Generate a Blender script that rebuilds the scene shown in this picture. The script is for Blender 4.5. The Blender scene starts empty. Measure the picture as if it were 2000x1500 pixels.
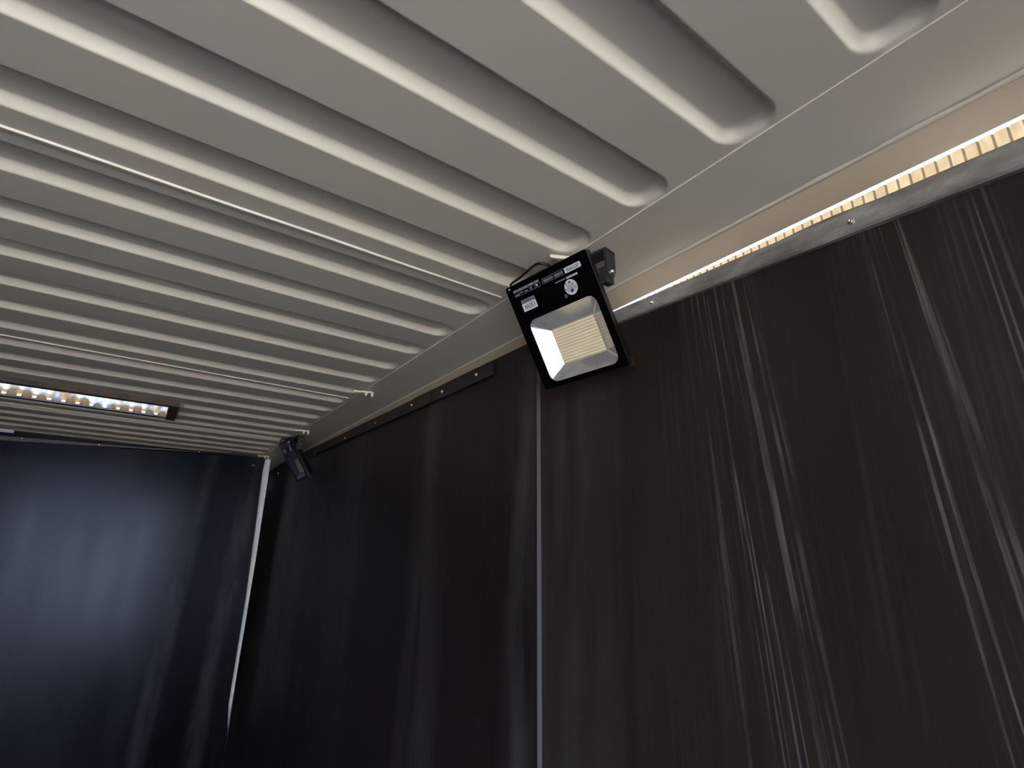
import bpy, math, random
from mathutils import Vector, Matrix, noise

random.seed(7)
scene = bpy.context.scene
COL = scene.collection

# ------------------------------------------------------------------ frame of reference
# one unit = distance from the camera up to the roof sheet; x across the container, y along it, z up
S = 0.66                      # metres per unit
CAM_H = 1.76                  # camera height above the floor, metres


def P(x, y, z):
    return Vector((S * x, S * y, CAM_H + S * z))


# ------------------------------------------------------------------ camera
YAW, PITCH, ROLL, FPX = 0.601975553, 0.310445610, 0.0266581711, 1017.2497
fwd = Vector((math.sin(YAW) * math.cos(PITCH), math.cos(YAW) * math.cos(PITCH), math.sin(PITCH)))
rgt = Vector((math.cos(YAW), -math.sin(YAW), 0.0))
upv = rgt.cross(fwd)
r2 = rgt * math.cos(ROLL) + upv * math.sin(ROLL)
u2 = -rgt * math.sin(ROLL) + upv * math.cos(ROLL)
cam_data = bpy.data.cameras.new('camera')
cam = bpy.data.objects.new('camera', cam_data)
COL.objects.link(cam)
cam_data.sensor_fit = 'HORIZONTAL'
cam_data.sensor_width = 36.0
cam_data.lens = 36.0 * FPX / 2000.0
cam_data.clip_start = 0.01
cam_data.clip_end = 400
m = Matrix((r2, u2, -fwd)).transposed().to_4x4()
m.translation = P(0, 0, 0)
cam.matrix_world = m
scene.camera = cam

# ------------------------------------------------------------------ sky, sun, exposure
world = bpy.data.worlds.new('sky')
scene.world = world
world.use_nodes = True
wn = world.node_tree.nodes
wl = world.node_tree.links
wn.clear()
sky = wn.new('ShaderNodeTexSky')
sky.sky_type = 'NISHITA'
sky.sun_disc = False
sky.sun_elevation = math.radians(48)
sky.sun_rotation = math.radians(-25)
sky.air_density = 1.0
sky.dust_density = 1.6
sky.ozone_density = 1.0
bg = wn.new('ShaderNodeBackground')
bg.inputs['Strength'].default_value = 0.42
wo = wn.new('ShaderNodeOutputWorld')
wl.new(sky.outputs['Color'], bg.inputs['Color'])
wl.new(bg.outputs['Background'], wo.inputs['Surface'])

sun_data = bpy.data.lights.new('sun', 'SUN')
sun_data.energy = 5.5
sun_data.angle = math.radians(0.6)
sun_data.color = (1.0, 0.90, 0.76)
sun = bpy.data.objects.new('sun', sun_data)
COL.objects.link(sun)
sun.rotation_euler = Vector((0.28, -0.60, -0.75)).to_track_quat('-Z', 'Y').to_euler()

scene.view_settings.view_transform = 'Standard'
scene.view_settings.look = 'None'
scene.view_settings.exposure = 2.4
scene.view_settings.gamma = 1.0
scene.view_settings.use_curve_mapping = False
scene.cycles.max_bounces = 10
scene.cycles.diffuse_bounces = 6
scene.cycles.use_denoising = True
scene.cycles.sample_clamp_indirect = 6.0


# ------------------------------------------------------------------ helpers
def mesh_obj(name, verts, faces, mat, parent=None, smooth=False, mats=None, fmat=None, auto=None):
    me = bpy.data.meshes.new(name)
    me.from_pydata([tuple(v) for v in verts], [], faces)
    me.update()
    for mm in (mats or [mat]):
        me.materials.append(mm)
    if fmat:
        me.polygons.foreach_set('material_index', fmat)
    if smooth:
        me.polygons.foreach_set('use_smooth', [True] * len(me.polygons))
        if auto:
            me.set_sharp_from_angle(angle=math.radians(auto))
    o = bpy.data.objects.new(name, me)
    COL.objects.link(o)
    if parent:
        o.parent = parent
    return o


class MB:
    """collects shapes for one mesh"""
    def __init__(s):
        s.v, s.f = [], []

    def add(s, vs, fs):
        n = len(s.v)
        s.v += [Vector(v) for v in vs]
        s.f += [tuple(i + n for i in f) for f in fs]
        return s

    def hexa(s, p):
        """eight corners: bottom four then top four, same winding"""
        return s.add(p, [(3, 2, 1, 0), (4, 5, 6, 7), (0, 1, 5, 4), (1, 2, 6, 5), (2, 3, 7, 6), (3, 0, 4, 7)])

    def box(s, a, b, conv=None):
        (x0, y0, z0), (x1, y1, z1) = a, b
        p = [(x0, y0, z0), (x1, y0, z0), (x1, y1, z0), (x0, y1, z0), (x0, y0, z1), (x1, y0, z1), (x1, y1, z1), (x0, y1, z1)]
        if conv:
            p = [conv(*q) for q in p]
        return s.hexa(p)

    def tube(s, pts, r, seg=8, cap=True):
        pts = [Vector(p) for p in pts]
        rs = r if isinstance(r, (list, tuple)) else [r] * len(pts)
        rings = []
        t0 = (pts[1] - pts[0]).normalized()
        ref = Vector((0, 0, 1)) if abs(t0.z) < 0.9 else Vector((1, 0, 0))
        nrm = t0.cross(ref).normalized()
        n0 = len(s.v)
        for i, p in enumerate(pts):
            t = (pts[min(i + 1, len(pts) - 1)] - pts[max(i - 1, 0)]).normalized()
            nrm = (nrm - t * nrm.dot(t)).normalized()
            b = t.cross(nrm)
            for k in range(seg):
                a = 2 * math.pi * k / seg
                s.v.append(p + (nrm * math.cos(a) + b * math.sin(a)) * rs[i])
        for i in range(len(pts) - 1):
            for k in range(seg):
                a, b2 = n0 + i * seg + k, n0 + i * seg + (k + 1) % seg
                s.f.append((a, b2, b2 + seg, a + seg))
        if cap:
            s.f.append(tuple(n0 + k for k in reversed(range(seg))))
            s.f.append(tuple(n0 + (len(pts) - 1) * seg + k for k in range(seg)))
        return s

    def dome(s, c, n, r, h, seg=12):
        """a screw or bolt head: low dome of radius r and height h on a point with normal n"""
        c, n = Vector(c), Vector(n).normalized()
        ref = Vector((0, 0, 1)) if abs(n.z) < 0.9 else Vector((1, 0, 0))
        a = n.cross(ref).normalized()
        b = n.cross(a)
        n0 = len(s.v)
        prof = [(1.0, -0.15), (1.0, 0.25), (0.82, 0.7), (0.45, 1.0), (0.4, 0.62), (0.0, 0.6)]
        for (pr, ph) in prof[:-1]:
            for k in range(seg):
                t = 2 * math.pi * k / seg
                s.v.append(c + (a * math.cos(t) + b * math.sin(t)) * r * pr + n * h * ph)
        s.v.append(c + n * h * prof[-1][1])
        for i in range(len(prof) - 2):
            for k in range(seg):
                q, w = n0 + i * seg + k, n0 + i * seg + (k + 1) % seg
                s.f.append((q, w, w + seg, q + seg))
        top = n0 + (len(prof) - 1) * seg
        base = n0 + (len(prof) - 2) * seg
        for k in range(seg):
            s.f.append((base + k, base + (k + 1) % seg, top))
        return s

    def build(s, name, mat, parent=None, smooth=False, auto=None):
        return mesh_obj(name, s.v, s.f, mat, parent, smooth, auto=auto)


def tag(o, label=None, cat=None, group=None, kind=None):
    if label:
        o['label'] = label
    if cat:
        o['category'] = cat
    if group:
        o['group'] = group
    if kind:
        o['kind'] = kind
    return o


def bevel(o, w, seg=2):
    md = o.modifiers.new('bevel', 'BEVEL')
    md.width = w
    md.segments = seg
    md.limit_method = 'ANGLE'
    return o


# ------------------------------------------------------------------ materials
def new_mat(name, color=(0.5, 0.5, 0.5), rough=0.5, metal=0.0, spec=0.5):
    mt = bpy.data.materials.new(name)
    mt.use_nodes = True
    b = mt.node_tree.nodes['Principled BSDF']
    b.inputs['Base Color'].default_value = (*color, 1)
    b.inputs['Roughness'].default_value = rough
    b.inputs['Metallic'].default_value = metal
    b.inputs['Specular IOR Level'].default_value = spec
    return mt


class NT:
    """small node builder on one material"""
    def __init__(s, mt):
        s.t = mt.node_tree
        s.b = s.t.nodes['Principled BSDF']

    def n(s, kind, **kw):
        nd = s.t.nodes.new(kind)
        for k, v in kw.items():
            setattr(nd, k, v)
        return nd

    def l(s, a, b):
        s.t.links.new(a, b)

    def pos(s, scale=(1, 1, 1)):
        g = s.n('ShaderNodeNewGeometry')
        mp = s.n('ShaderNodeMapping')
        mp.inputs['Scale'].default_value = scale
        s.l(g.outputs['Position'], mp.inputs['Vector'])
        return mp.outputs['Vector']

    def obj(s, scale=(1, 1, 1)):
        g = s.n('ShaderNodeTexCoord')
        mp = s.n('ShaderNodeMapping')
        mp.inputs['Scale'].default_value = scale
        s.l(g.outputs['Object'], mp.inputs['Vector'])
        return mp.outputs['Vector']

    def noise(s, vec, scale=1.0, detail=3.0, rough=0.55):
        nd = s.n('ShaderNodeTexNoise')
        nd.inputs['Scale'].default_value = scale
        nd.inputs['Detail'].default_value = detail
        nd.inputs['Roughness'].default_value = rough
        s.l(vec, nd.inputs['Vector'])
        return nd.outputs['Fac']

    def ramp(s, fac, stops):
        nd = s.n('ShaderNodeValToRGB')
        cr = nd.color_ramp
        while len(cr.elements) > 1:
            cr.elements.remove(cr.elements[-1])
        cr.elements[0].position = stops[0][0]
        for i, (p, c) in enumerate(stops):
            e = cr.elements[0] if i == 0 else cr.elements.new(p)
            e.color = (*c, 1) if len(c) == 3 else c
        s.l(fac, nd.inputs['Fac'])
        return nd.outputs['Color']

    def math(s, op, a, b=None, clamp=False):
        nd = s.n('ShaderNodeMath', operation=op)
        nd.use_clamp = clamp
        for i, v in enumerate((a, b)):
            if v is None:
                continue
            if isinstance(v, (int, float)):
                nd.inputs[i].default_value = v
            else:
                s.l(v, nd.inputs[i])
        return nd.outputs[0]

    def mix(s, fac, a, b):
        nd = s.n('ShaderNodeMix', data_type='RGBA')
        for sock, v in ((nd.inputs[0], fac), (nd.inputs[6], a), (nd.inputs[7], b)):
            if isinstance(v, (int, float)):
                sock.default_value = v
            elif isinstance(v, tuple):
                sock.default_value = (*v, 1)
            else:
                s.l(v, sock)
        return nd.outputs[2]

    def bump(s, h, strength=0.2, dist=0.002):
        nd = s.n('ShaderNodeBump')
        nd.inputs['Strength'].default_value = strength
        nd.inputs['Distance'].default_value = dist
        s.l(h, nd.inputs['Height'])
        s.l(nd.outputs['Normal'], s.b.inputs['Normal'])


def grey(v):
    return (v, v, v)


# cream container paint on roof, rail and posts
M_PAINT = new_mat('cream_paint', (0.62, 0.585, 0.50), 0.42)
t = NT(M_PAINT)
n1 = t.noise(t.pos((1, 1, 1)), 2.2, 4)
n2 = t.noise(t.pos((1, 1, 1)), 38, 3)
t.l(t.mix(t.ramp(n1, [(0.35, grey(0)), (0.75, grey(1))]), (0.62, 0.58, 0.49), (0.57, 0.54, 0.475)), t.b.inputs['Base Color'])
t.l(t.math('ADD', t.math('MULTIPLY', n1, 0.18), 0.30), t.b.inputs['Roughness'])
t.bump(n2, 0.06, 0.002)

M_RAIL = new_mat('rail_paint', (0.56, 0.46, 0.33), 0.45)
t = NT(M_RAIL)
n1 = t.noise(t.pos((4, 1.2, 4)), 2.0, 4)
n2 = t.noise(t.pos((20, 3, 20)), 2.0, 5)
c = t.mix(t.ramp(n1, [(0.3, grey(0)), (0.75, grey(1))]), (0.58, 0.49, 0.36), (0.50, 0.41, 0.30))
t.l(t.mix(t.ramp(n2, [(0.66, grey(0)), (0.74, grey(0.45))]), c, (0.30, 0.22, 0.15)), t.b.inputs['Base Color'])
t.bump(n2, 0.12, 0.003)

M_POST = new_mat('white_post_paint', (0.70, 0.76, 0.82), 0.5)
t = NT(M_POST)
n1 = t.noise(t.pos((3, 3, 1.0)), 3.0, 4)
t.l(t.mix(t.ramp(n1, [(0.55, grey(0)), (0.75, grey(0.5))]), (0.86, 0.92, 0.97), (0.70, 0.63, 0.57)), t.b.inputs['Base Color'])


def ply_mat(name, base, wear_bands, dust_bands, axis, rough0=0.24, spec=0.22, tint=(1, 1, 1), dust=(0.10, 0.096, 0.096), grain_bump=0.25):
    """dark film-faced plywood; axis is the world axis that runs along the wall, wear runs down the grain"""
    mt = new_mat(name, base, 0.36, 0.0, spec)
    t = NT(mt)
    sep = t.n('ShaderNodeSeparateXYZ')
    g = t.n('ShaderNodeNewGeometry')
    t.l(g.outputs['Position'], sep.inputs[0])
    a = sep.outputs[axis]
    z = sep.outputs[2]
    fine = [60.0, 60.0, 60.0]
    fine[2] = 1.1
    med = [14.0, 14.0, 14.0]
    med[2] = 0.6
    grain = t.noise(t.pos((110, 110, 1.6)), 1.0, 4, 0.6)
    wide = t.noise(t.pos((5, 5, 0.8)), 1.0, 3)
    col = t.mix(wide, tuple(c * 0.6 for c in base), tuple(c * 1.5 for c in base))
    col = t.mix(t.ramp(grain, [(0.52, grey(0)), (0.78, grey(0.38))]), col, tuple(c * 3.4 for c in base))
    # scratched streaks: thin broken lines along the grain inside given bands
    for bi, (c0, slope, w, amp) in enumerate(wear_bands):
        cc = t.math('ADD', t.math('MULTIPLY', z, slope), c0)
        off = t.math('SUBTRACT', a, cc)
        d = t.math('DIVIDE', off, w)
        gs = t.math('MULTIPLY', t.math('SUBTRACT', 1.0, t.math('MULTIPLY', d, d), clamp=True), amp)
        cv = t.n('ShaderNodeCombineXYZ')
        # lines fan out slightly towards the floor
        fan = t.math('DIVIDE', off, t.math('ADD', 1.0, t.math('MULTIPLY', t.math('SUBTRACT', CAM_H + 0.4, z), 0.28)))
        t.l(t.math('MULTIPLY', fan, 170.0), cv.inputs[0])
        t.l(t.math('MULTIPLY', z, 1.3), cv.inputs[1])
        cv.inputs[2].default_value = 3.7 * bi + 1.3
        line = t.ramp(t.noise(cv.outputs[0], 1.0, 1.5, 0.45), [(0.54, grey(0)), (0.62, grey(1))])
        cv2 = t.n('ShaderNodeCombineXYZ')
        t.l(t.math('MULTIPLY', off, 30.0), cv2.inputs[0])
        t.l(t.math('MULTIPLY', z, 4.5), cv2.inputs[1])
        cv2.inputs[2].default_value = 7.1 * bi
        brk = t.ramp(t.noise(cv2.outputs[0], 1.0, 3, 0.6), [(0.40, grey(0.12)), (0.62, grey(1))])
        f = t.math('MULTIPLY', t.math('MULTIPLY', line, brk), gs, clamp=True)
        col = t.mix(f, col, (0.13, 0.115, 0.105))
    # dusty vertical smears
    total = None
    for (c0, slope, w, amp) in dust_bands:
        cc = t.math('ADD', t.math('MULTIPLY', z, slope), c0)
        d = t.math('DIVIDE', t.math('SUBTRACT', a, cc), w)
        gs = t.math('SUBTRACT', 1.0, t.math('MULTIPLY', d, d), clamp=True)
        gs = t.math('MULTIPLY', gs, amp)
        total = gs if total is None else t.math('MAXIMUM', total, gs)
    if total is not None:
        sm = t.ramp(t.noise(t.pos((9, 9, 1.4)), 1.0, 5, 0.62), [(0.36, grey(0)), (0.72, grey(1))])
        col = t.mix(t.math('MULTIPLY', sm, total, clamp=True), col, dust)
    t.l(col, t.b.inputs['Base Color'])
    t.l(t.math('ADD', t.math('MULTIPLY', wide, 0.22), rough0), t.b.inputs['Roughness'])
    t.b.inputs['Specular Tint'].default_value = (*tint, 1)
    t.bump(grain, grain_bump, 0.0012)
    return mt


zc = CAM_H
# band: centre along the wall at z = 0, drift per metre of height, half width, strength (metres)
def band(u, z_at, slope, w, amp):
    return (u * S - slope * (CAM_H + z_at * S), slope, w * S, amp)


M_PLY_NEAR = ply_mat('dark_plywood_near', (0.017, 0.0135, 0.012),
                     [band(0.80, 0.0, 0.07, 0.15, 0.75), band(0.355, 0.1, 0.06, 0.085, 0.7), band(0.22, 0.5, 0.03, 0.07, 0.45)],
                     [band(1.5, 0.3, 0.0, 0.25, 0.25)], 1)
M_PLY_FAR = ply_mat('dark_plywood_far', (0.014, 0.0115, 0.0115),
                    [], [band(1.86, 0.2, 0.0, 0.13, 0.55), band(2.75, 0.0, 0.0, 0.25, 0.35), band(4.1, 0, 0, 0.35, 0.25)], 1)
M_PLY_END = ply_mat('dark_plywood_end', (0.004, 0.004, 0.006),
                    [], [band(0.98, -0.3, 0.04, 0.12, 0.75), band(0.50, -0.5, 0.05, 0.10, 0.7), band(-0.5, -0.8, 0, 0.6, 0.06)], 0, 0.12, 0.18, (0.55, 0.70, 1.0), (0.05, 0.052, 0.06), 0.05)  # specular tint puts the blue of reflected skylight into the sheet

M_STRAP = new_mat('dark_batten', (0.022, 0.017, 0.016), 0.42)
M_EDGE = new_mat('plywood_edge', (0.085, 0.085, 0.095), 0.55)
M_SCREW = new_mat('zinc_screw', (0.78, 0.72, 0.66), 0.25, 0.9)

M_GALV = new_mat('weathered_galvanised_steel', (0.3, 0.3, 0.29), 0.5, 0.55)
t = NT(M_GALV)
v = t.pos((7, 2.2, 7))
n1 = t.noise(v, 3.0, 6, 0.65)
n2 = t.noise(t.pos((3, 1.0, 3)), 1.6, 3)
c = t.ramp(n1, [(0.28, (0.15, 0.14, 0.125)), (0.5, (0.34, 0.335, 0.32)), (0.70, (0.62, 0.61, 0.58))])
t.l(t.mix(t.ramp(n2, [(0.52, grey(0)), (0.68, grey(0.75))]), c, (0.13, 0.08, 0.05)), t.b.inputs['Base Color'])
t.bump(n1, 0.35, 0.004)

M_RUST = new_mat('rusty_frame_steel', (0.06, 0.04, 0.03), 0.7)
t = NT(M_RUST)
n1 = t.noise(t.pos((9, 9, 9)), 2.0, 5, 0.65)
t.l(t.ramp(n1, [(0.3, (0.03, 0.025, 0.022)), (0.5, (0.075, 0.055, 0.045)), (0.7, (0.16, 0.075, 0.04))]), t.b.inputs['Base Color'])
t.bump(n1, 0.4, 0.004)

M_FLOOR = new_mat('floor_plywood', (0.20, 0.13, 0.08), 0.6)
t = NT(M_FLOOR)
n1 = t.noise(t.pos((12, 1.2, 1)), 2.0, 5)
t.l(t.ramp(n1, [(0.3, (0.05, 0.035, 0.022)), (0.7, (0.09, 0.065, 0.042))]), t.b.inputs['Base Color'])

M_GROUND = new_mat('worn_concrete', (0.52, 0.50, 0.46), 0.85)
t = NT(M_GROUND)
n1 = t.noise(t.pos((1, 1, 1)), 1.2, 6)
t.l(t.ramp(n1, [(0.3, (0.115, 0.112, 0.108)), (0.7, (0.165, 0.161, 0.155))]), t.b.inputs['Base Color'])

M_SHED = new_mat('beige_cladding', (0.06, 0.04, 0.012), 0.75, 0.0, 0.04)
t = NT(M_SHED)
n1 = t.noise(t.pos((6, 6, 2)), 2.5, 5)
t.l(t.ramp(n1, [(0.3, (0.080, 0.057, 0.028)), (0.7, (0.118, 0.089, 0.050))]), t.b.inputs['Base Color'])

M_SHEET = bpy.data.materials.new('weathered_translucent_sheet')
M_SHEET.use_nodes = True
tt = M_SHEET.node_tree
tt.nodes.clear()
out = tt.nodes.new('ShaderNodeOutputMaterial')
dif = tt.nodes.new('ShaderNodeBsdfDiffuse')
trl = tt.nodes.new('ShaderNodeBsdfTranslucent')
mx = tt.nodes.new('ShaderNodeMixShader')
mx.inputs[0].default_value = 0.35
nz = tt.nodes.new('ShaderNodeTexNoise')
nz.inputs['Scale'].default_value = 9.0
nz.inputs['Detail'].default_value = 5.0
gg = tt.nodes.new('ShaderNodeNewGeometry')
cr = tt.nodes.new('ShaderNodeValToRGB')
cr.color_ramp.elements[0].position = 0.40
cr.color_ramp.elements[0].color = (0.13, 0.085, 0.045, 1)
cr.color_ramp.elements[1].position = 0.56
cr.color_ramp.elements[1].color = (0.26, 0.285, 0.31, 1)
tt.links.new(gg.outputs['Position'], nz.inputs['Vector'])
sx = tt.nodes.new('ShaderNodeSeparateXYZ')
tt.links.new(gg.outputs['Position'], sx.inputs[0])
mr = tt.nodes.new('ShaderNodeMapRange')          # rust and dirt washed down to the sheet's foot
mr.inputs['From Min'].default_value = CAM_H + S * 1.03
mr.inputs['From Max'].default_value = CAM_H + S * 1.075
mr.inputs['To Min'].default_value = -0.16
mr.inputs['To Max'].default_value = 0.06
tt.links.new(sx.outputs[2], mr.inputs['Value'])
ad = tt.nodes.new('ShaderNodeMath')
ad.operation = 'ADD'
tt.links.new(nz.outputs['Fac'], ad.inputs[0])
tt.links.new(mr.outputs[0], ad.inputs[1])
tt.links.new(ad.outputs[0], cr.inputs['Fac'])
tt.links.new(cr.outputs['Color'], dif.inputs['Color'])
tt.links.new(cr.outputs['Color'], trl.inputs['Color'])
tt.links.new(dif.outputs[0], mx.inputs[1])
tt.links.new(trl.outputs[0], mx.inputs[2])
tt.links.new(mx.outputs[0], out.inputs['Surface'])

M_BLACK = new_mat('black_lamp_enamel', (0.006, 0.006, 0.007), 0.28)
M_BRACKET = new_mat('black_bracket_steel', (0.018, 0.019, 0.02), 0.4)
M_FACE = new_mat('black_printed_glass', (0.002, 0.002, 0.0025), 0.12, 0.0, 0.1)
M_REFL = new_mat('silver_reflector', (0.90, 0.92, 0.92), 0.2, 0.85)
M_LED = new_mat('cream_led_board', (0.95, 0.85, 0.64), 0.4)
M_LEDGAP = new_mat('led_board_gap', (0.62, 0.52, 0.36), 0.5)
M_PRINT = new_mat('pale_print', (0.62, 0.63, 0.68), 0.5)
M_PRINTDIM = new_mat('grey_print', (0.20, 0.20, 0.22), 0.5)
M_INK = new_mat('dark_ink', (0.03, 0.035, 0.06), 0.5)
M_CABLE = new_mat('black_cable', (0.008, 0.008, 0.008), 0.4)
M_HOOK = new_mat('cream_hook', (0.74, 0.69, 0.60), 0.45)
M_TAPE = new_mat('pale_tape', (0.55, 0.55, 0.60), 0.5)
M_WOODY = new_mat('yellow_timber', (0.75, 0.52, 0.16), 0.6)

M_GLASS = bpy.data.materials.new('clear_lamp_glass')
M_GLASS.use_nodes = True
tt = M_GLASS.node_tree
tt.nodes.clear()
out = tt.nodes.new('ShaderNodeOutputMaterial')
tr = tt.nodes.new('ShaderNodeBsdfTransparent')
gl = tt.nodes.new('ShaderNodeBsdfGlossy')
gl.inputs['Roughness'].default_value = 0.05
fr = tt.nodes.new('ShaderNodeFresnel')
fr.inputs['IOR'].default_value = 1.18
mx = tt.nodes.new('ShaderNodeMixShader')
tt.links.new(fr.outputs[0], mx.inputs[0])
tt.links.new(tr.outputs[0], mx.inputs[1])
tt.links.new(gl.outputs[0], mx.inputs[2])
tt.links.new(mx.outputs[0], out.inputs['Surface'])

# ------------------------------------------------------------------ the container: sizes in units
X_R = 1.349        # inner edge of the right top rail
X_L = -2.17        # left side
Y_D = -0.95        # door end (open, behind the camera)
Y_E = 7.95         # closed end
Z_F = -CAM_H / S   # floor
Y0, PITCH_R = 0.2711, 0.3156   # roof ribs: position of the bright flank, spacing
TONGUE = 0.135
DEPTH = 0.0300
SEAMS = [-0.28, 1.632, 3.565, 5.46, 7.35]

# floor
MB().box((X_L - 0.1, Y_D, Z_F - 0.06), (X_R + 0.12, Y_E, Z_F), P).build('floor', M_FLOOR)['kind'] = 'structure'

# ---- ceiling: side flanges, then ribbed roof panels between the welded seams
fl = MB()
fl.box((1.078, Y_D, 0.9955), (X_R, Y_E, 1.004), P)
fl.box((X_L, Y_D, 0.992), (X_L + 0.27, Y_E, 1.004), P)
ceiling = fl.build('ceiling', M_PAINT)
ceiling['kind'] = 'structure'
ceiling['label'] = 'cream painted ribbed steel container roof seen from inside'

XE = 1.066                    # rounded ends of the ribs
XEL = X_L + 0.285
HOLE = (-1.75, 0.035, 4.60, 5.13)     # the slot cut through the roof


def rib_height(x, y):
    """pressed-up ribs with rounded ends"""
    k = round((y + TONGUE / 2 - Y0) / PITCH_R)
    yc = Y0 + k * PITCH_R - TONGUE / 2
    hx, hy = (XE - XEL) / 2, TONGUE / 2 + 0.009
    cx = (XE + XEL) / 2
    rad = 0.062
    qx = abs(x - cx) - (hx - rad)
    qy = abs(y - yc) - (hy - rad)
    sd = math.hypot(max(qx, 0), max(qy, 0)) + min(max(qx, qy), 0) - rad
    w, e = 0.022, 0.10
    q = min(max(-sd / w, 0), 1)
    # straight flank with short bends at both ends
    if q < e:
        h = q * q / (2 * e)
    elif q > 1 - e:
        h = (1 - e) - (1 - q) ** 2 / (2 * e)
    else:
        h = q - e / 2
    return DEPTH * h / (1 - e)


xs = [X_L + 0.2, XEL - 0.02]
xs += [XEL + 0.008 * i for i in range(14)]
xs += [-1.75, -1.2, -0.6, 0.035, 0.5, 0.85]
xs += [XE - 0.112 + 0.007 * i for i in range(17)] + [1.10]
xs = sorted(set(round(q, 4) for q in xs))
bounds = [Y_D] + SEAMS + [Y_E]
for i in range(len(bounds) - 1):
    a, b = bounds[i], bounds[i + 1]
    n = max(8, int((b - a) / PITCH_R * 96))
    ys = [a + (b - a) * j / n for j in range(n + 1)]
    for hy in HOLE[2:]:
        if a < hy < b:
            j = min(range(len(ys)), key=lambda q: abs(ys[q] - hy))
            ys[j] = hy
    vs, fs = [], []
    for y in ys:
        for x in xs:
            wob = 0.0025 * noise.noise(Vector((x * 1.3, y * 1.1, 3.1)))
            vs.append(P(x, y, 1.0 + rib_height(x, y) + wob))
    nx = len(xs)
    for j in range(len(ys) - 1):
        for q in range(nx - 1):
            mxp, myp = (xs[q] + xs[q + 1]) / 2, (ys[j] + ys[j + 1]) / 2
            if HOLE[0] < mxp < HOLE[1] and HOLE[2] < myp < HOLE[3]:
                continue
            i0 = j * nx + q
            fs.append((i0, i0 + nx, i0 + nx + 1, i0 + 1))
    mesh_obj('roof_panel', vs, fs, M_PAINT, ceiling, smooth=True)
for y in SEAMS:
    mb = MB()
    npt = 40
    for i in range(npt):
        x0 = X_L + 0.25 + (1.056 - X_L - 0.25) * i / npt
        x1 = X_L + 0.25 + (1.056 - X_L - 0.25) * (i + 1) / npt
        f = lambda x: y + 0.004 * noise.noise(Vector((x * 3.0, y, 0.3)))
        mb.hexa([P(x0, f(x0) - 0.001, 0.9945), P(x1, f(x1) - 0.001, 0.9945), P(x1, f(x1) + 0.012, 0.996), P(x0, f(x0) + 0.012, 0.996),
                 P(x0, f(x0) - 0.006, 1.002), P(x1, f(x1) - 0.006, 1.002), P(x1, f(x1) + 0.02, 1.002), P(x0, f(x0) + 0.02, 1.002)])
    mb.build('weld_seam', M_HOOK, ceiling)['label'] = 'pale welded lap seam'
# lap bead where ribbed sheet meets flange
mb = MB()
pts, rr = [], []
for i in range(121):
    y = Y_D + (Y_E - Y_D) * i / 120
    pts.append(P(1.079 + 0.002 * noise.noise(Vector((y * 4, 1, 1))), y, 0.9965))
    rr.append(S * 0.0008)
mb.tube(pts, rr, 6).build('lap_bead', M_PAINT, ceiling, smooth=True)

# ---- right top rail with weld bead (a trim of the shell)
prof = [(X_R, 0.992), (1.425, 0.9435), (1.50, 1.0), (1.50, 1.11), (X_R, 1.11)]
mb = MB()
npt = 1
vs = [P(px, Y_D, pz) for px, pz in prof] + [P(px, Y_E, pz) for px, pz in prof]
k = len(prof)
fs = [(i, (i + 1) % k, k + (i + 1) % k, k + i) for i in range(k)] + [tuple(reversed(range(k))), tuple(range(k, 2 * k))]
mb.add(vs, fs)
trim = mb.build('trim_1', M_RAIL)
tag(trim, 'cream top side rail along the right wall', None, None, 'structure')
mb = MB()
pts, rr = [], []
for i in range(241):
    y = Y_D + (Y_E - Y_D) * i / 240
    w = noise.noise(Vector((y * 9, 2, 5)))
    pts.append(P(X_R + 0.001, y, 0.9915 + 0.0012 * w))
    rr.append(S * (0.0062 + 0.0022 * w))
mb.tube(pts, rr, 7).build('weld_bead', M_PAINT, trim, smooth=True)
prof_l = [(X_L, 0.992), (X_L - 0.08, 0.90), (X_L - 0.17, 0.90), (X_L - 0.17, 1.11), (X_L, 1.11)]
vs = [P(px, Y_D, pz) for px, pz in prof_l] + [P(px, Y_E, pz) for px, pz in prof_l]
MB().add(vs, [tuple(reversed(f)) for f in fs]).build('trim_2', M_RAIL)['kind'] = 'structure'
# roof header over the open door end
MB().box((X_L - 0.17, Y_D - 0.16, 0.93), (1.52, Y_D, 1.11), P).build('trim_3', M_RAIL)['kind'] = 'structure'


# unseen right door leaf, added partly closed to shade the right ceiling edge
MB().box((0.60, Y_D - 0.10, Z_F), (1.50, Y_D - 0.04, 0.93), P).build('shading_door_1', M_PAINT)['kind'] = 'structure'

# ---- right wall: steel skin behind, plywood lining in front
def corrugated_skin(x0, y0, y1, z0, z1f, name, mat, out_sign):
    vs, fs = [], []
    pts = []
    y = y0
    pit, dep = 0.42, 0.055 * out_sign
    while y < y1:
        for (fy, fx) in ((0.0, 0), (0.26, 0), (0.36, 1), (0.64, 1), (0.74, 0)):
            yy = y + fy * pit
            if yy <= y1:
                pts.append((x0 + fx * dep, yy))
        y += pit
    pts.append((x0, y1))
    for (px, py) in pts:
        vs += [P(px, py, z0), P(px, py, z1f(py))]
    for i in range(len(pts) - 1):
        fs.append((2 * i, 2 * i + 2, 2 * i + 3, 2 * i + 1))
    return mesh_obj(name, vs, fs, mat)


def bar_z(y, top):
    """the lining's steel capping bar runs slightly out of level"""
    return (0.888 if top else 0.833) + (y - 1.258) * (0.040 if top else 0.054)


wall_r = corrugated_skin(1.455, Y_D, Y_E, Z_F, lambda y: 0.93 if y > 1.72 else bar_z(y, False) + 0.02, 'wall_right', M_PAINT, 1)
tag(wall_r, 'right container wall lined with dark plywood sheets', None, None, 'structure')


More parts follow.
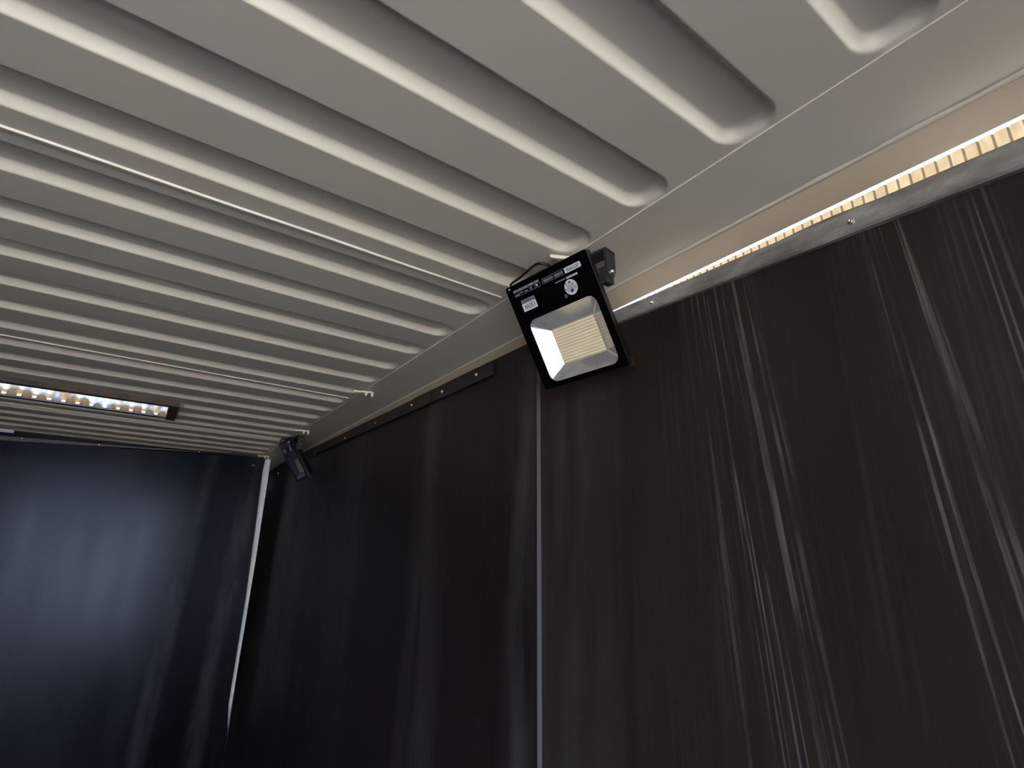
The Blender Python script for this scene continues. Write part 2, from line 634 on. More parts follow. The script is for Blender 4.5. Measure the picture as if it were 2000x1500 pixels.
def lining(y0, y1, topf, x_near, bow, mat, parent, yb0=None, yb1=None, thick=0.022, edge=True):
    """one plywood sheet: a grid that may bow towards the room at its near edge; y edges may lean"""
    ny, nz = 28, 16
    vs, fs, fm = [], [], []
    yb0 = y0 if yb0 is None else yb0
    yb1 = y1 if yb1 is None else yb1
    for back in (0, 1):
        for j in range(nz + 1):
            tz = j / nz
            for i in range(ny + 1):
                ty = i / ny
                yt = y0 + (y1 - y0) * ty
                yb = yb0 + (yb1 - yb0) * ty
                ztop = topf(yt)
                zz = Z_F + (ztop - Z_F) * tz
                y = yt if zz > 0.9 else yb + (yt - yb) * min(max((zz + 2.0) / 2.9, 0), 1)
                x = x_near - bow(y, zz) + back * thick
                vs.append(P(x, y, zz))
    w = ny + 1
    off = (nz + 1) * w
    for j in range(nz):
        for i in range(ny):
            a = j * w + i
            fs.append((a, a + w, a + w + 1, a + 1))
            fm.append(0)
            fs.append((off + a, off + a + 1, off + a + w + 1, off + a + w))
            fm.append(0)
    for j in range(nz):
        a = j * w
        fs.append((a, off + a, off + a + w, a + w))
        fm.append(1)
        a = j * w + ny
        fs.append((a, a + w, off + a + w, off + a))
        fm.append(1)
    for i in range(ny):
        a = nz * w + i
        fs.append((a, off + a, off + a + 1, a + 1))
        fm.append(1)
    return mesh_obj('plywood_sheet', vs, fs, None, parent, smooth=True, mats=[mat, M_EDGE], fmat=fm, auto=35)


wavy = lambda y, z: 0.006 * noise.noise(Vector((y * 1.4, z * 0.35, 1.0)))
near_sheet = lining(Y_D, 1.80, lambda y: bar_z(y, False) + 0.03, 1.356, lambda y, z: wavy(y, z), M_PLY_NEAR, wall_r)
near_sheet['label'] = 'dark plywood sheet with scratched streaks beneath the steel bar'
ptop = lambda y: 0.932 + (y - 1.87) * 0.0098
s2 = lining(1.757, 3.095, ptop, 1.344, lambda y, z: wavy(y, z) + 0.010 * max(0.0, 1 - (y - 1.73) / 0.22) ** 2, M_PLY_FAR, wall_r, yb0=1.690, yb1=3.02)
s3 = lining(3.095, 5.45, ptop, 1.351, lambda y, z: wavy(y, z), M_PLY_FAR, wall_r, yb0=3.02, yb1=5.45)
s4 = lining(5.45, 7.79, lambda y: ptop(y) - 0.05 * max(0, (y - 7.0)), 1.353, lambda y, z: wavy(y, z), M_PLY_FAR, wall_r, yb1=7.60)


def screw(pt, n, r, parent, h=None):
    return MB().dome(pt, n, r, h or r * 0.55).build('screw', M_SCREW, parent, smooth=True, auto=40)


# steel bar that caps the near sheet
mb = MB()
nb = 26
y_a, y_b = Y_D + 0.02, 1.62
vs, fs = [], []
for i in range(nb + 1):
    y = y_a + (y_b - y_a) * i / nb
    j = lambda s_: 0.0028 * noise.noise(Vector((y * 6.0, s_, 2.0)))
    zt, zb = bar_z(y, True), bar_z(y, False)
    vs += [P(1.343, y, zb + j(1)), P(1.338, y, zb + 0.006), P(1.339, y, zt - 0.008 + j(3)), P(1.347, y, zt + j(4)), P(1.365, y, zt + j(4)), P(1.365, y, zb)]
for i in range(nb):
    for q in range(6):
        a, b = i * 6 + q, i * 6 + (q + 1) % 6
        fs.append((a, b, b + 6, a + 6))
fs += [tuple(range(6)), tuple(reversed(range(nb * 6, nb * 6 + 6)))]
bar = mesh_obj('capping_bar', vs, fs, M_GALV, wall_r, smooth=True, auto=30)
bar['label'] = 'weathered grey steel bar along the sheet top'
for (y, z) in ((1.090, 0.847), (0.447, 0.818), (-0.2, 0.79)):
    screw(P(1.339, y, z), (-1, -0.1, 0), S * 0.0085, bar, S * 0.009)
# ragged lip of the cut skin showing above the bar
mb = MB()
ys_ = [0.30 + 0.055 * i for i in range(10)]
for i in range(len(ys_) - 1):
    hh = lambda y: bar_z(y, True) + 0.052 + 0.020 * math.sin(max(0, min(1, (y - 0.30) / 0.5)) * math.pi)
    a, b = ys_[i], ys_[i + 1]
    mb.hexa([P(1.452, a, 0.7), P(1.47, a, 0.7), P(1.47, b, 0.7), P(1.452, b, 0.7), P(1.452, a, hh(a)), P(1.47, a, hh(a)), P(1.47, b, hh(b)), P(1.452, b, hh(b))])
mb.build('cut_wall_lip', M_GALV, wall_r)

# dark battens screwed along the far sheets
for (y0, y1, zt0, zt1, zb0, zb1, scr) in ((2.112, 2.776, 0.905, 0.921, 0.843, 0.846, ((2.262, 0.885), (2.648, 0.881))),
                                         (2.790, 5.36, 0.918, 0.925, 0.846, 0.876, ((3.074, 0.890), (3.720, 0.884), (4.415, 0.884)))):
    x0, x1 = 1.322, 1.338
    mb = MB().hexa([P(x0, y0, zb0), P(x1, y0, zb0), P(x1, y1, zb1), P(x0, y1, zb1), P(x0, y0, zt0), P(x1, y0, zt0), P(x1, y1, zt1), P(x0, y1, zt1)])
    o = bevel(mb.build('batten', M_STRAP, wall_r), 0.001, 1)
    for (y, z) in scr:
        screw(P(x0, y, z), (-1, -0.15, 0), S * 0.011, o)
o = bevel(MB().box((1.322, 5.40, 0.862), (1.345, 5.62, 0.925), P).build('batten', M_STRAP, wall_r), 0.001, 1)
screw(P(1.346, 7.1, 0.86), (-1, -0.2, 0), S * 0.013, s4)

# ---- closed end: white corner posts and wall, dark sheet standing in front of it
we = mesh_obj('wall_end', [P(X_L - 0.1, Y_E, Z_F), P(1.46, Y_E, Z_F), P(1.46, Y_E, 1.05), P(X_L - 0.1, Y_E, 1.05)], [(0, 1, 2, 3)], M_POST)
tag(we, 'closed container end lined with a dark sheet', None, None, 'structure')
mb = MB()
for (za, zb_, xa_, xb_) in ((0.99, 0.80, 1.194, 1.199), (0.80, -0.16, 1.199, 1.2145), (-0.16, -1.9, 1.2145, 1.2145), (-1.9, Z_F, 1.2145, 1.2145)):
    mb.hexa([P(1.04, 6.90, zb_), P(xb_, 6.90, zb_), P(xb_, 6.98, zb_), P(1.04, 6.98, zb_), P(1.04, 6.90, za), P(xa_, 6.90, za), P(xa_, 6.98, za), P(1.04, 6.98, za)])
mb.build('corner_post', M_POST, we)['label'] = 'white corner post showing as a bright strip'
ny = 24
vs, fs = [], []
EDGE = [(0.99, 1.118), (0.83, 1.111), (-0.58, 1.160), (-1.6, 1.166), (-1.9, 1.205), (-2.7, 1.25)]


def xe_at(z):
    for (za, xa_), (zb_, xb_) in zip(EDGE, EDGE[1:]):
        if z >= zb_:
            return xa_ + (xb_ - xa_) * (za - z) / (za - zb_)
    return EDGE[-1][1]



for back in (0, 1):
    for j in range(ny + 1):
        z = Z_F + (0.985 - Z_F) * j / ny
        for i in range(ny + 1):
            x = X_L + (xe_at(z) - X_L) * i / ny
            yy = 6.80 + 0.02 * back + 0.010 * noise.noise(Vector((x * 0.9, z * 0.5, 4.0)))
            vs.append(P(x, yy, z))
w = ny + 1
off = w * w
for j in range(ny):
    for i in range(ny):
        a = j * w + i
        fs.append((a, a + 1, a + w + 1, a + w))
        fs.append((off + a, off + a + w, off + a + w + 1, off + a + 1))
    a = j * w + ny
    fs.append((a, off + a, off + a + w, a + w))
es = mesh_obj('end_sheet', vs, fs, M_PLY_END, we, smooth=True, auto=35)
# top bar across it, a little out of level
zb = lambda x: 0.875 + (x + 1.213) * 0.0545
mb = MB().hexa([P(X_L, 6.765, zb(X_L)), P(1.105, 6.765, zb(1.105)), P(1.105, 6.80, zb(1.105)), P(X_L, 6.80, zb(X_L)),
                P(X_L, 6.765, zb(X_L) + 0.07), P(1.105, 6.765, min(0.995, zb(1.105) + 0.07)), P(1.105, 6.80, min(0.995, zb(1.105) + 0.07)), P(X_L, 6.80, zb(X_L) + 0.07)])
ebar = bevel(mb.build('top_batten', new_mat('grey_dark_batten', (0.05, 0.047, 0.055), 0.5), we), 0.002)
for (x, z) in ((-1.06, 0.915), (-0.47, 0.93), (0.42, 0.965)):
    screw(P(x, 6.764, z), (0, -1, 0), S * 0.013, ebar)
screw(P(1.00, 6.79, 0.885), (0, -1, 0), S * 0.016, es)
tape = MB().box((-1.8, 6.758, 0.955), (-1.13, 6.765, 0.985), P).build('tape_strip', M_TAPE, ebar)
tape['label'] = 'pale strip on the dark bar'

# ---- left wall, out of view, same dark lining
wl_ = corrugated_skin(X_L - 0.10, Y_D, Y_E, Z_F, lambda y: 0.93, 'wall_left', M_PAINT, -1)
wl_['kind'] = 'structure'
for (a, b) in ((Y_D, 1.2), (1.21, 3.05), (3.06, 4.9), (4.91, 6.78)):
    MB().box((X_L - 0.03, a, Z_F), (X_L - 0.005, b, 0.93), P).build('plywood_sheet', M_PLY_FAR, wl_)

# ---- slot in the roof: rusty frame
x0, x1, y0, y1 = HOLE
fr_parts = [((x0 - 0.06, y0 - 0.055, 0.965), (x1 + 0.06, y0 + 0.006, 1.06)),
            ((x0 - 0.06, y1 - 0.006, 0.986), (x1 + 0.06, y1 + 0.05, 0.996)),
            ((x1 - 0.006, y0, 0.968), (x1 + 0.06, y1, 1.10)),
            ((x0 - 0.06, y0, 0.968), (x0 + 0.006, y1, 1.06))]
slot = bpy.data.objects.new('roof_slot_frame', None)
COL.objects.link(slot)
slot.location = P((x0 + x1) / 2, (y0 + y1) / 2, 1.0)
tag(slot, 'rusty framed daylight slot in the roof under a weathered corrugated sheet', 'roof vent')
offv = slot.location
for a, b in fr_parts:
    mb = MB().box(a, b, P)
    mb.v = [q - offv for q in mb.v]
    bevel(mb.build('frame_bar', M_RUST, slot), 0.003)

# ------------------------------------------------------------------ outside
gy = MB().add([(-40, -40, -0.16), (40, -40, -0.16), (40, 60, -0.16), (-40, 60, -0.16)], [(0, 1, 2, 3)]).build('ground', M_GROUND)
gy['kind'] = 'structure'

# unseen pale building added across the yard to bounce sunlight in through the doors
M_RENDER = new_mat('pale_render', (0.80, 0.79, 0.76), 0.8)
t = NT(M_RENDER)
n1 = t.noise(t.pos((1, 1, 1)), 0.9, 5)
t.l(t.ramp(n1, [(0.3, (0.76, 0.75, 0.72)), (0.7, (0.84, 0.83, 0.81))]), t.b.inputs['Base Color'])
yard = MB().box((-14, -8.2, -0.16), (10, -7.0, 3.0)).build('bounce_building', M_RENDER)
tag(yard, 'unseen pale building added across the yard to bounce light into the open container', 'building')
MB().box((-14.15, -8.35, 3.0), (10.15, -6.85, 3.12)).build('parapet', M_RENDER, yard)

# neighbouring wall of ribbed beige cladding, its top just under the line of sight past the rail
XD = 4.0
pit = 0.0188 * XD
ztop = CAM_H + 0.6555 * XD
vs, fs, pts = [], [], []
y = -3.0
ph = (0.0978 * XD) % pit
i = 0
y = -40 * pit + ph
while y < 11.0:
    for (fy, fx) in ((0.0, 0.0), (0.08, 0.010), (0.16, 0.010), (0.26, 0.0)):
        pts.append((XD + fx, y + fy * pit))
    y += pit
for (px, py) in pts:
    vs += [Vector((px, py, -0.16)), Vector((px, py, ztop))]
for i in range(len(pts) - 1):
    fs.append((2 * i, 2 * i + 1, 2 * i + 3, 2 * i + 2))
shed = mesh_obj('corrugated_wall', vs, fs, M_SHED)
tag(shed, 'sunlit beige corrugated wall outside, seen through the gap under the top rail', 'wall')

# weathered corrugated sheet raised over the roof slot
vs, fs = [], []
nxs = 360
xa, xb = -1.95, 0.06
rows = [(5.165, 1.006), (5.20, 1.05), (5.25, 1.12), (5.30, 1.20), (5.44, 1.45), (5.40, 1.75), (5.20, 1.95), (4.60, 2.05), (3.90, 2.10)]  # upper rows are an unseen overhang added to block direct sun
for i in range(nxs + 1):
    x = xa + (xb - xa) * i / nxs
    ph = (x / 5.45) / 0.0158 * 2 * math.pi
    for (yy, zz) in rows:
        d = 0.024 * math.cos(ph)
        vs.append(P(x, yy - d * (0.95 if zz < 1.8 else 0.2), zz + d * (0.1 if zz < 1.8 else 0.95)))
nr = len(rows)
for i in range(nxs):
    for r_ in range(nr - 1):
        a = i * nr + r_
        fs.append((a, a + 1, a + nr + 1, a + nr))
vs = [q - slot.location for q in vs]
cover = mesh_obj('cover_sheet', vs, fs, M_SHEET, slot, smooth=True)
cover['label'] = 'weathered translucent corrugated sheet over the slot'
stick = MB().hexa([P(-1.05, 5.05, 1.01), P(-1.02, 5.05, 1.01), P(-1.02, 5.10, 1.01), P(-1.05, 5.10, 1.01),
                   P(-1.13, 5.05, 1.10), P(-1.10, 5.05, 1.10), P(-1.10, 5.10, 1.10), P(-1.13, 5.10, 1.10)]).build('timber_prop', M_WOODY)
tag(stick, 'short yellow timber prop at the left of the roof slot', 'prop')


# ------------------------------------------------------------------ floodlights
# local frame of the lamp: X to the right across its face, Y up its face, Z out of the face (metres)
K = 0.95
W3 = Vector((0.0695977, -0.39639377, 0.01387778)) * K
H3 = Vector((0.22737324, 0.05558512, -0.37342984)) * K
TL = Vector((1.03099132, 1.55260967, 1.0)) * K
FW, FH = W3.length * S, H3.length * S
ax = W3.normalized()
ay = -(H3 - ax * H3.dot(ax)).normalized()
az = ax.cross(ay)
centre = TL + W3 / 2 + H3 / 2
ROT = Matrix((ax, ay, az)).transposed()
base_u = Vector((1.108, 1.30, 0.992))           # middle of the bracket foot on the roof flange
ORG = P(*base_u)
C_L = ROT.transposed() @ (P(*centre) - ORG)     # face centre in local coordinates


def F(u, v, d=0.0):
    """point on the lamp face: u, v in 0..1 from its upper left corner, d metres out of the face"""
    return C_L + Vector(((u - 0.5) * FW, (0.5 - v) * FH, d))


def Lw(x, y, z):
    """room units to lamp local"""
    return ROT.transposed() @ (P(x, y, z) - ORG)


def rrect(u0, v0, u1, v1, rad, d, seg=5):
    """rounded rectangle loop on the face, rad in metres"""
    out = []
    ru, rv = rad / FW, rad / FH
    for (cu, cv, a0) in ((u1 - ru, v0 + rv, 0), (u0 + ru, v0 + rv, 90), (u0 + ru, v1 - rv, 180), (u1 - ru, v1 - rv, 270)):
        for k_ in range(seg + 1):
            a = math.radians(a0 + 90 * k_ / seg)
            out.append(F(cu + ru * math.cos(a), cv - rv * math.sin(a), d))
    return out


def loops(name, lps, mat, parent, close_last=False, close_first=False, smooth=False, auto=None):
    n = len(lps[0])
    vs = [p for lp in lps for p in lp]
    fs = []
    for i in range(len(lps) - 1):
        for k_ in range(n):
            a, b = i * n + k_, i * n + (k_ + 1) % n
            fs.append((a, b, b + n, a + n))
    if close_last:
        fs.append(tuple((len(lps) - 1) * n + k_ for k_ in range(n)))
    if close_first:
        fs.append(tuple(reversed(range(n))))
    return mesh_obj(name, vs, fs, mat, parent, smooth=smooth, auto=auto)


def text_mesh(name, body, u0, v0, u1, v1, d, mat, parent, flip):
    cu = bpy.data.curves.new(name, 'FONT')
    cu.body = body
    cu.align_x = 'CENTER'
    cu.align_y = 'CENTER'
    cu.offset = 0.012
    ob = bpy.data.objects.new(name, cu)
    COL.objects.link(ob)
    bpy.context.view_layer.update()
    me = bpy.data.meshes.new_from_object(ob.evaluated_get(bpy.context.evaluated_depsgraph_get()))
    bpy.data.objects.remove(ob)
    xs_ = [v_.co.x for v_ in me.vertices]
    ys_ = [v_.co.y for v_ in me.vertices]
    ax0, ax1, ay0, ay1 = min(xs_), max(xs_), min(ys_), max(ys_)
    for v_ in me.vertices:
        a = (v_.co.x - ax0) / (ax1 - ax0)
        b = (v_.co.y - ay0) / (ay1 - ay0)
        if flip:
            a, b = 1 - a, 1 - b
        v_.co = F(u0 + (u1 - u0) * a, v1 + (v0 - v1) * b, d)
    me.materials.clear()
    me.materials.append(mat)
    o = bpy.data.objects.new(name, me)
    COL.objects.link(o)
    o.parent = parent
    return o


def face_rects(name, rects, d, mat, parent):
    mb = MB()
    for (u0, v0, u1, v1) in rects:
        mb.add([F(u0, v1, d), F(u1, v1, d), F(u1, v0, d), F(u0, v0, d)], [(0, 1, 2, 3)])
    return mb.build(name, mat, parent)


RU0, RV0, RU1, RV1 = 0.112, 0.356, 0.923, 0.952      # window in the face
D_LED = 0.027


def make_floodlight():
    root = bpy.data.objects.new('floodlight', None)
    COL.objects.link(root)
    root.matrix_world = Matrix.Translation(ORG) @ ROT.to_4x4()
    # shallow cast housing: rim behind the face, then a narrower finned back
    hs = loops('housing', [rrect(0.006, 0.006, 0.994, 0.994, 0.006, -0.001), rrect(0, 0, 1, 1, 0.008, -0.003), rrect(0, 0, 1, 1, 0.008, -0.016),
                           rrect(0.02, 0.02, 0.98, 0.98, 0.008, -0.020), rrect(0.07, 0.06, 0.93, 0.94, 0.01, -0.040)], M_BLACK, root, close_last=True, smooth=True, auto=30)
    for i in range(9):
        u = 0.14 + 0.72 * i / 8
        mb = MB().hexa([F(u - 0.006, 0.90, -0.056), F(u + 0.006, 0.90, -0.056), F(u + 0.006, 0.12, -0.056), F(u - 0.006, 0.12, -0.056),
                        F(u - 0.008, 0.92, -0.038), F(u + 0.008, 0.92, -0.038), F(u + 0.008, 0.08, -0.038), F(u - 0.008, 0.08, -0.038)])
        mb.build('cooling_fin', M_BLACK, hs)
    # black printed front with the window
    n_out = rrect(0.004, 0.004, 0.996, 0.996, 0.006, 0.0)
    n_in = rrect(RU0, RV0, RU1, RV1, 0.020, 0.0)
    n_in2 = rrect(RU0, RV0, RU1, RV1, 0.020, -0.004)
    fp = loops('front_plate', [rrect(0.004, 0.004, 0.996, 0.996, 0.006, -0.003), n_out, n_in, n_in2], M_FACE, root)
    # stepped reflector
    lps = []
    steps = 11
    lu0, lv0, lu1, lv1 = 0.270, 0.508, 0.778, 0.832
    for i in range(steps):
        for e in (0.0, 0.81):
            q = (i + e) / steps
            dq = (i + 1.06) / steps if e else i / steps
            lps.append(rrect(RU0 + (lu0 - RU0) * q, RV0 + (lv0 - RV0) * q, RU1 + (lu1 - RU1) * q, RV1 + (lv1 - RV1) * q, 0.020 * (1 - q) + 0.002, -0.004 - (D_LED - 0.004) * dq))
    lps.append(rrect(lu0, lv0, lu1, lv1, 0.002, -D_LED))
    rf = loops('reflector', lps, M_REFL, root)
    # led board, rows of chips
    bd = loops('led_board', [rrect(lu0 - 0.01, lv0 - 0.01, lu1 + 0.01, lv1 + 0.01, 0.002, -D_LED - 0.003), rrect(lu0, lv0, lu1, lv1, 0.002, -D_LED - 0.0005)], M_LEDGAP, root, close_last=True, close_first=False)
    nrow = 12
    for i in range(nrow):
        va = lv0 + (lv1 - lv0) * (i + 0.14) / nrow
        vb = lv0 + (lv1 - lv0) * (i + 0.86) / nrow
        vm0, vm1 = va + (vb - va) * 0.3, va + (vb - va) * 0.7
        ua, ub = lu0 + 0.006, lu1 - 0.006
        mb = MB().add([F(ua, va, -D_LED - 0.0004), F(ub, va, -D_LED - 0.0004), F(ua, vm0, -D_LED + 0.0014), F(ub, vm0, -D_LED + 0.0014),
                       F(ua, vm1, -D_LED + 0.0014), F(ub, vm1, -D_LED + 0.0014), F(ua, vb, -D_LED - 0.0004), F(ub, vb, -D_LED - 0.0004)],
                      [(0, 2, 3, 1), (2, 4, 5, 3), (4, 6, 7, 5)])
        mb.build('led_row', M_LED, bd)
    # clear pane over the window
    gp = loops('glass_pane', [rrect(RU0, RV0, RU1, RV1, 0.020, -0.0022), rrect(RU0, RV0, RU1, RV1, 0.020, -0.0008)], M_GLASS, root, close_last=True)
    # print on the front, upside down because the lamp hangs inverted
    D1, D2 = 0.0003, 0.0006
    loops('brand_label', [rrect(0.722, 0.067, 0.906, 0.113, 0.003, D1)], M_PRINT, fp, close_last=True)
    text_mesh('brand_lettering', 'BAUZ', 0.748, 0.077, 0.885, 0.104, D2, M_INK, fp, False)
    face_rects('outlined_strip', [(0.455, 0.066, 0.722, 0.069), (0.455, 0.109, 0.718, 0.112), (0.455, 0.066, 0.459, 0.112)], D1, M_PRINTDIM, fp)
    rs = []
    random.seed(3)
    u = 0.470
    while u < 0.705:
        wd = random.choice((0.007, 0.010, 0.013))
        if not 0.575 < u < 0.592:
            rs.append((u, 0.076 + random.random() * 0.004, u + wd, 0.100 + random.random() * 0.004))
        u += wd + 0.004
    face_rects('strip_lettering', rs, D1, M_PRINTDIM, fp)
    rs = []
    for i in range(5):
        ua = 0.086 + 0.0675 * i
        rs.append((ua, 0.054, ua + 0.062, 0.076))
        rs.append((ua, 0.112, ua + 0.062, 0.1145))
        rs.append((ua + 0.063, 0.076, ua + 0.066, 0.1145))
    rs += [(0.088, 0.094, 0.146, 0.108), (0.160, 0.088, 0.200, 0.098), (0.225, 0.092, 0.262, 0.104), (0.300, 0.084, 0.318, 0.104)]
    face_rects('icon_strip', rs, D1, M_PRINTDIM, fp)
    face_rects('icon_mark', [(0.372, 0.084, 0.390, 0.102), (0.366, 0.090, 0.396, 0.096)], D1, M_PRINT, fp)
    loops('power_label', [rrect(0.128, 0.194, 0.307, 0.266, 0.002, D1)], M_PRINT, fp, close_last=True)
    text_mesh('power_lettering', '150W', 0.150, 0.207, 0.285, 0.252, D2, M_INK, fp, True)
    face_rects('power_caption', [(0.132, 0.160, 0.306, 0.190)], D1, M_PRINTDIM, fp)
    rs = []
    for i in range(6):
        rs.append((0.150 + 0.026 * i, 0.167, 0.162 + 0.026 * i, 0.184))
    face_rects('caption_lettering', rs, D2, M_INK, fp)
    face_rects('fine_print', [(0.582, 0.143, 0.703, 0.153), ], D1, M_PRINTDIM, fp)
    face_rects('fine_lettering', [(0.716 + 0.0215 * i, 0.141, 0.732 + 0.0215 * i, 0.158) for i in range(6)], D1, M_PRINT, fp)
    # round emblem with its bars
    cu, cv, rad = 0.727, 0.232, 0.0178
    disc = [F(cu + rad / FW * math.cos(2 * math.pi * k_ / 32), cv - rad / FH * math.sin(2 * math.pi * k_ / 32), D1) for k_ in range(32)]
    mesh_obj('emblem_disc', disc, [tuple(range(32))], M_PRINT, fp)
    eu, ev = rad / FW, rad / FH
    E_ = lambda a, b, c_, d_: (cu + a * eu, cv + b * ev, cu + c_ * eu, cv + d_ * ev)
    face_rects('emblem_bars', [E_(-0.95, 0.02, 0.95, 0.10), E_(-0.55, -0.20, 0.55, -0.13), E_(-0.60, -0.40, -0.05, -0.33), E_(0.15, -0.42, 0.65, -0.32),
                               E_(-0.15, -0.78, 0.22, -0.55), E_(-0.70, -0.62, -0.45, -0.55), E_(-0.6, -0.75, -0.5, -0.5), E_(-0.18, 0.22, 0.20, 0.68), E_(-0.30, 0.36, 0.32, 0.50),
                               E_(-0.75, 0.26, -0.40, 0.33), E_(0.45, 0.24, 0.80, 0.31), E_(0.45, 0.24, 0.53, 0.50), E_(-0.62, 0.46, -0.40, 0.52), E_(0.50, 0.60, 0.62, 0.66)], D2, M_INK, fp)
    cu2, cv2, rad2 = 0.642, 0.285, 0.0042
    ring = []
    for rr_ in (rad2, rad2 * 0.55):
        ring.append([F(cu2 + rr_ / FW * math.cos(2 * math.pi * k_ / 16), cv2 - rr_ / FH * math.sin(2 * math.pi * k_ / 16), D1) for k_ in range(16)])
    loops('registered_ring', ring, M_PRINTDIM, fp)
    face_rects('corner_mark', [(0.040, 0.020, 0.064, 0.030)], D1, M_PRINT, fp)
    # bracket: foot on the roof flange, two arms down to the pivots
    wh = Vector((ax.x, ax.y, 0)).normalized()
    px = Vector((-wh.y, wh.x, 0))               # across the foot, towards the wall
    if px.x < 0:
        px = -px
    half = 0.207
    Bp = lambda a, b, c_: Lw(*(Vector((base_u.x, base_u.y, 0.985)) + wh * a + px * b + Vector((0, 0, c_))))
    bw = 0.028
    mb = MB()
    mb.hexa([Bp(-half, -bw, -0.007), Bp(half, -bw, -0.007), Bp(half, bw, -0.007), Bp(-half, bw, -0.007), Bp(-half, -bw, 0.002), Bp(half, -bw, 0.002), Bp(half, bw, 0.002), Bp(-half, bw, 0.002)])
    bracket = mb
    for sgn in (-1, 1):
        a0, a1 = sgn * half, sgn * (half - 0.008)
        pz, pxo = -0.080, 0.002
        prof_ = [(-bw, 0.002), (bw, 0.002), (bw + pxo, pz + 0.01), (bw + pxo - 0.012, pz - 0.018), (pxo - 0.010, pz - 0.022), (-bw + pxo + 0.004, pz)]
        n0 = len(bracket.v)
        kk = len(prof_)
        vs_ = [Bp(a0, b, c_) for b, c_ in prof_] + [Bp(a1, b, c_) for b, c_ in prof_]
        fs_ = [tuple(range(kk)), tuple(reversed(range(kk, 2 * kk)))] + [(i, kk + i, kk + (i + 1) % kk, (i + 1) % kk) for i in range(kk)]
        bracket.add(vs_, fs_)
    bo = bracket.build('bracket', M_BRACKET, root)
    for sgn in (-1, 1):
        p0 = Bp(sgn * (half + 0.001), 0.004, -0.080)
        nrm = ROT.transposed() @ (wh * sgn)
        MB().dome(p0, nrm, 0.0062, 0.006).build('pivot_bolt', M_SCREW, bo, smooth=True, auto=40)
        lug = MB().hexa([Bp(sgn * (half - 0.03), -0.018, -0.125), Bp(sgn * (half - 0.004), -0.018, -0.125), Bp(sgn * (half - 0.004), 0.024, -0.118), Bp(sgn * (half - 0.03), 0.024, -0.118),
                         Bp(sgn * (half - 0.03), -0.03, -0.070), Bp(sgn * (half - 0.004), -0.03, -0.070), Bp(sgn * (half - 0.004), 0.022, -0.070), Bp(sgn * (half - 0.03), 0.022, -0.070)])
        lug.build('pivot_lug', M_BRACKET, hs)
    # small clips at the lower corners and a supply cable looping over the top
    for u in (0.035, 0.985):
        MB().hexa([F(u - 0.015, 1.015, -0.020), F(u + 0.02, 1.015, -0.020), F(u + 0.02, 0.95, -0.020), F(u - 0.015, 0.95, -0.020),
                   F(u - 0.015, 1.015, -0.012), F(u + 0.02, 1.015, -0.012), F(u + 0.02, 0.95, -0.012), F(u - 0.015, 0.95, -0.012)]).build('corner_clip', M_BRACKET, hs)
    ctrl = [F(0.0, 0.07, -0.032), F(0.03, 0.0, -0.020), F(0.081, -0.018, -0.008), F(0.239, -0.033, -0.002), F(0.396, -0.062, -0.002), F(0.47, -0.066, -0.002), F(0.518, -0.048, -0.004), F(0.552, -0.008, -0.018), F(0.57, 0.07, -0.034)]
    pts_ = []
    for i in range(len(ctrl) - 1):
        p_1, p0, p1, p2 = ctrl[max(i - 1, 0)], ctrl[i], ctrl[i + 1], ctrl[min(i + 2, len(ctrl) - 1)]
        for k_ in range(8):
            t_ = k_ / 8
            pts_.append(0.5 * ((2 * p0) + (p1 - p_1) * t_ + (2 * p_1 - 5 * p0 + 4 * p1 - p2) * t_ ** 2 + (3 * p0 - p_1 - 3 * p1 + p2) * t_ ** 3))
    pts_.append(ctrl[-1])
    MB().tube(pts_, 0.0032, 8).build('supply_cable', M_CABLE, root, smooth=True)
    return root


def copy_tree(o, parent=None):
    c_ = o.copy()
    COL.objects.link(c_)
    c_.parent = parent
    for ch in list(o.children):
        copy_tree(ch, c_)
    return c_


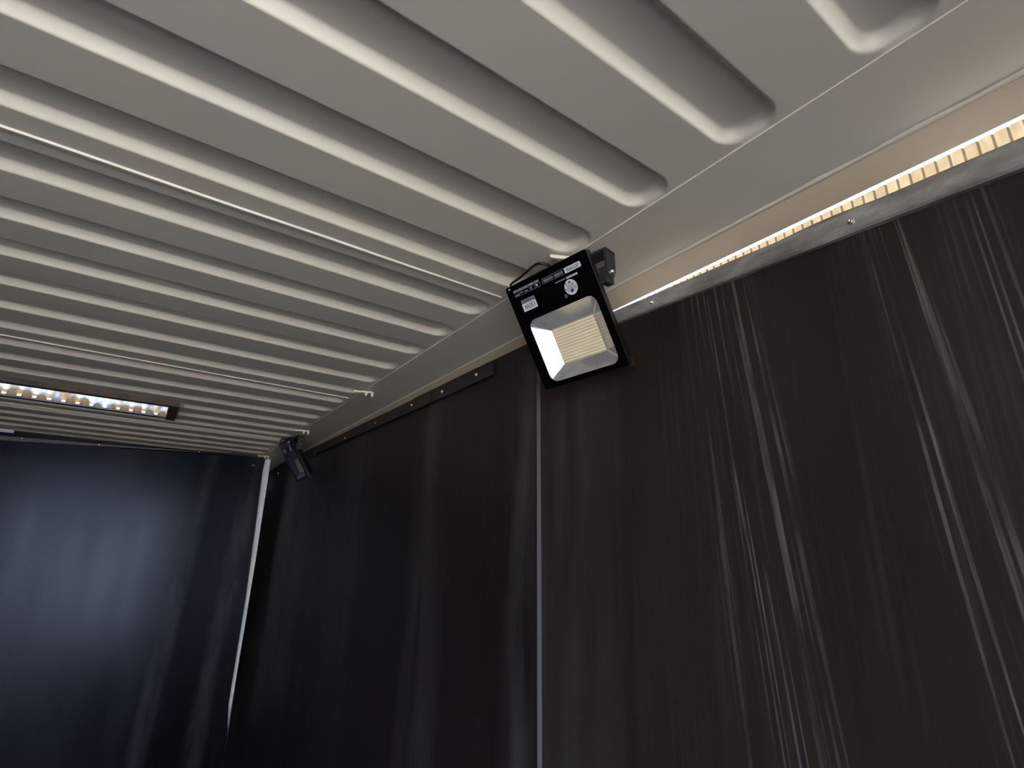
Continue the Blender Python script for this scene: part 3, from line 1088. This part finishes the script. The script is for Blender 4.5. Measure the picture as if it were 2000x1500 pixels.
lamp = make_floodlight()
tag(lamp, 'large black square floodlight reading 150W upside down, nearest on the ceiling edge', 'floodlight', 'floodlights along the ceiling edge')
lamp2 = copy_tree(lamp)
tag(lamp2, 'small distant black floodlight hanging near the far corner of the container', 'floodlight', 'floodlights along the ceiling edge')
m2 = lamp.matrix_world.copy()
m2 = Matrix.Rotation(math.radians(-8), 4, 'Z') @ m2
m2.translation = ORG + Vector((S * 0.0, S * 4.02, 0))
lamp2.matrix_world = m2


# ------------------------------------------------------------------ small hooks under the roof flange
def make_hook():
    """a bent flat strap: pointed tongue along the roof and two short prongs turned down"""
    root = bpy.data.objects.new('lashing_hook', None)
    COL.objects.link(root)
    q = S
    top = MB()
    vs_ = [(-0.075, 0.035, 0.004), (-0.02, 0.00, 0.0), (0.026, -0.030, -0.002), (0.040, -0.024, -0.002), (0.034, 0.006, 0.0), (-0.01, 0.035, 0.002)]
    lo = [Vector((a, b, c_ - 0.014)) * q for a, b, c_ in vs_]
    hi = [Vector((a, b, c_)) * q for a, b, c_ in vs_]
    kk = len(vs_)
    top.add(lo + hi, [tuple(reversed(range(kk))), tuple(range(kk, 2 * kk))] + [(i, (i + 1) % kk, kk + (i + 1) % kk, kk + i) for i in range(kk)])
    bevel(top.build('strap', M_HOOK, root), 0.002)
    for (a, b, ln) in ((0.032, -0.026, 0.040), (-0.002, -0.006, 0.034)):
        pr = MB().hexa([Vector(v_) * q for v_ in ((a - 0.006, b - 0.006, -ln), (a + 0.006, b - 0.006, -ln), (a + 0.006, b + 0.006, -ln), (a - 0.006, b + 0.006, -ln),
                                                  (a - 0.009, b - 0.009, -0.008), (a + 0.009, b - 0.009, -0.008), (a + 0.009, b + 0.009, -0.008), (a - 0.009, b + 0.009, -0.008))])
        bevel(pr.build('prong', M_HOOK, root), 0.001)
    return root


hook = make_hook()
spots = [((1.088, 3.30), 'cream bent hook on the ceiling edge midway between the two floodlights'),
         ((1.078, 4.86), 'cream bent hook on the ceiling edge just above the distant floodlight'),
         ((1.078, 1.215), 'cream bent hook mostly hidden behind the large floodlight'),
         ((1.085, 6.66), 'cream bent hook in the far ceiling corner above the white strip')]
for i, ((x, y), lab) in enumerate(spots):
    h_ = hook if i == 0 else copy_tree(hook)
    h_.location = P(x, y, 0.992)
    tag(h_, lab, 'hook', 'cream hooks along the ceiling edge')
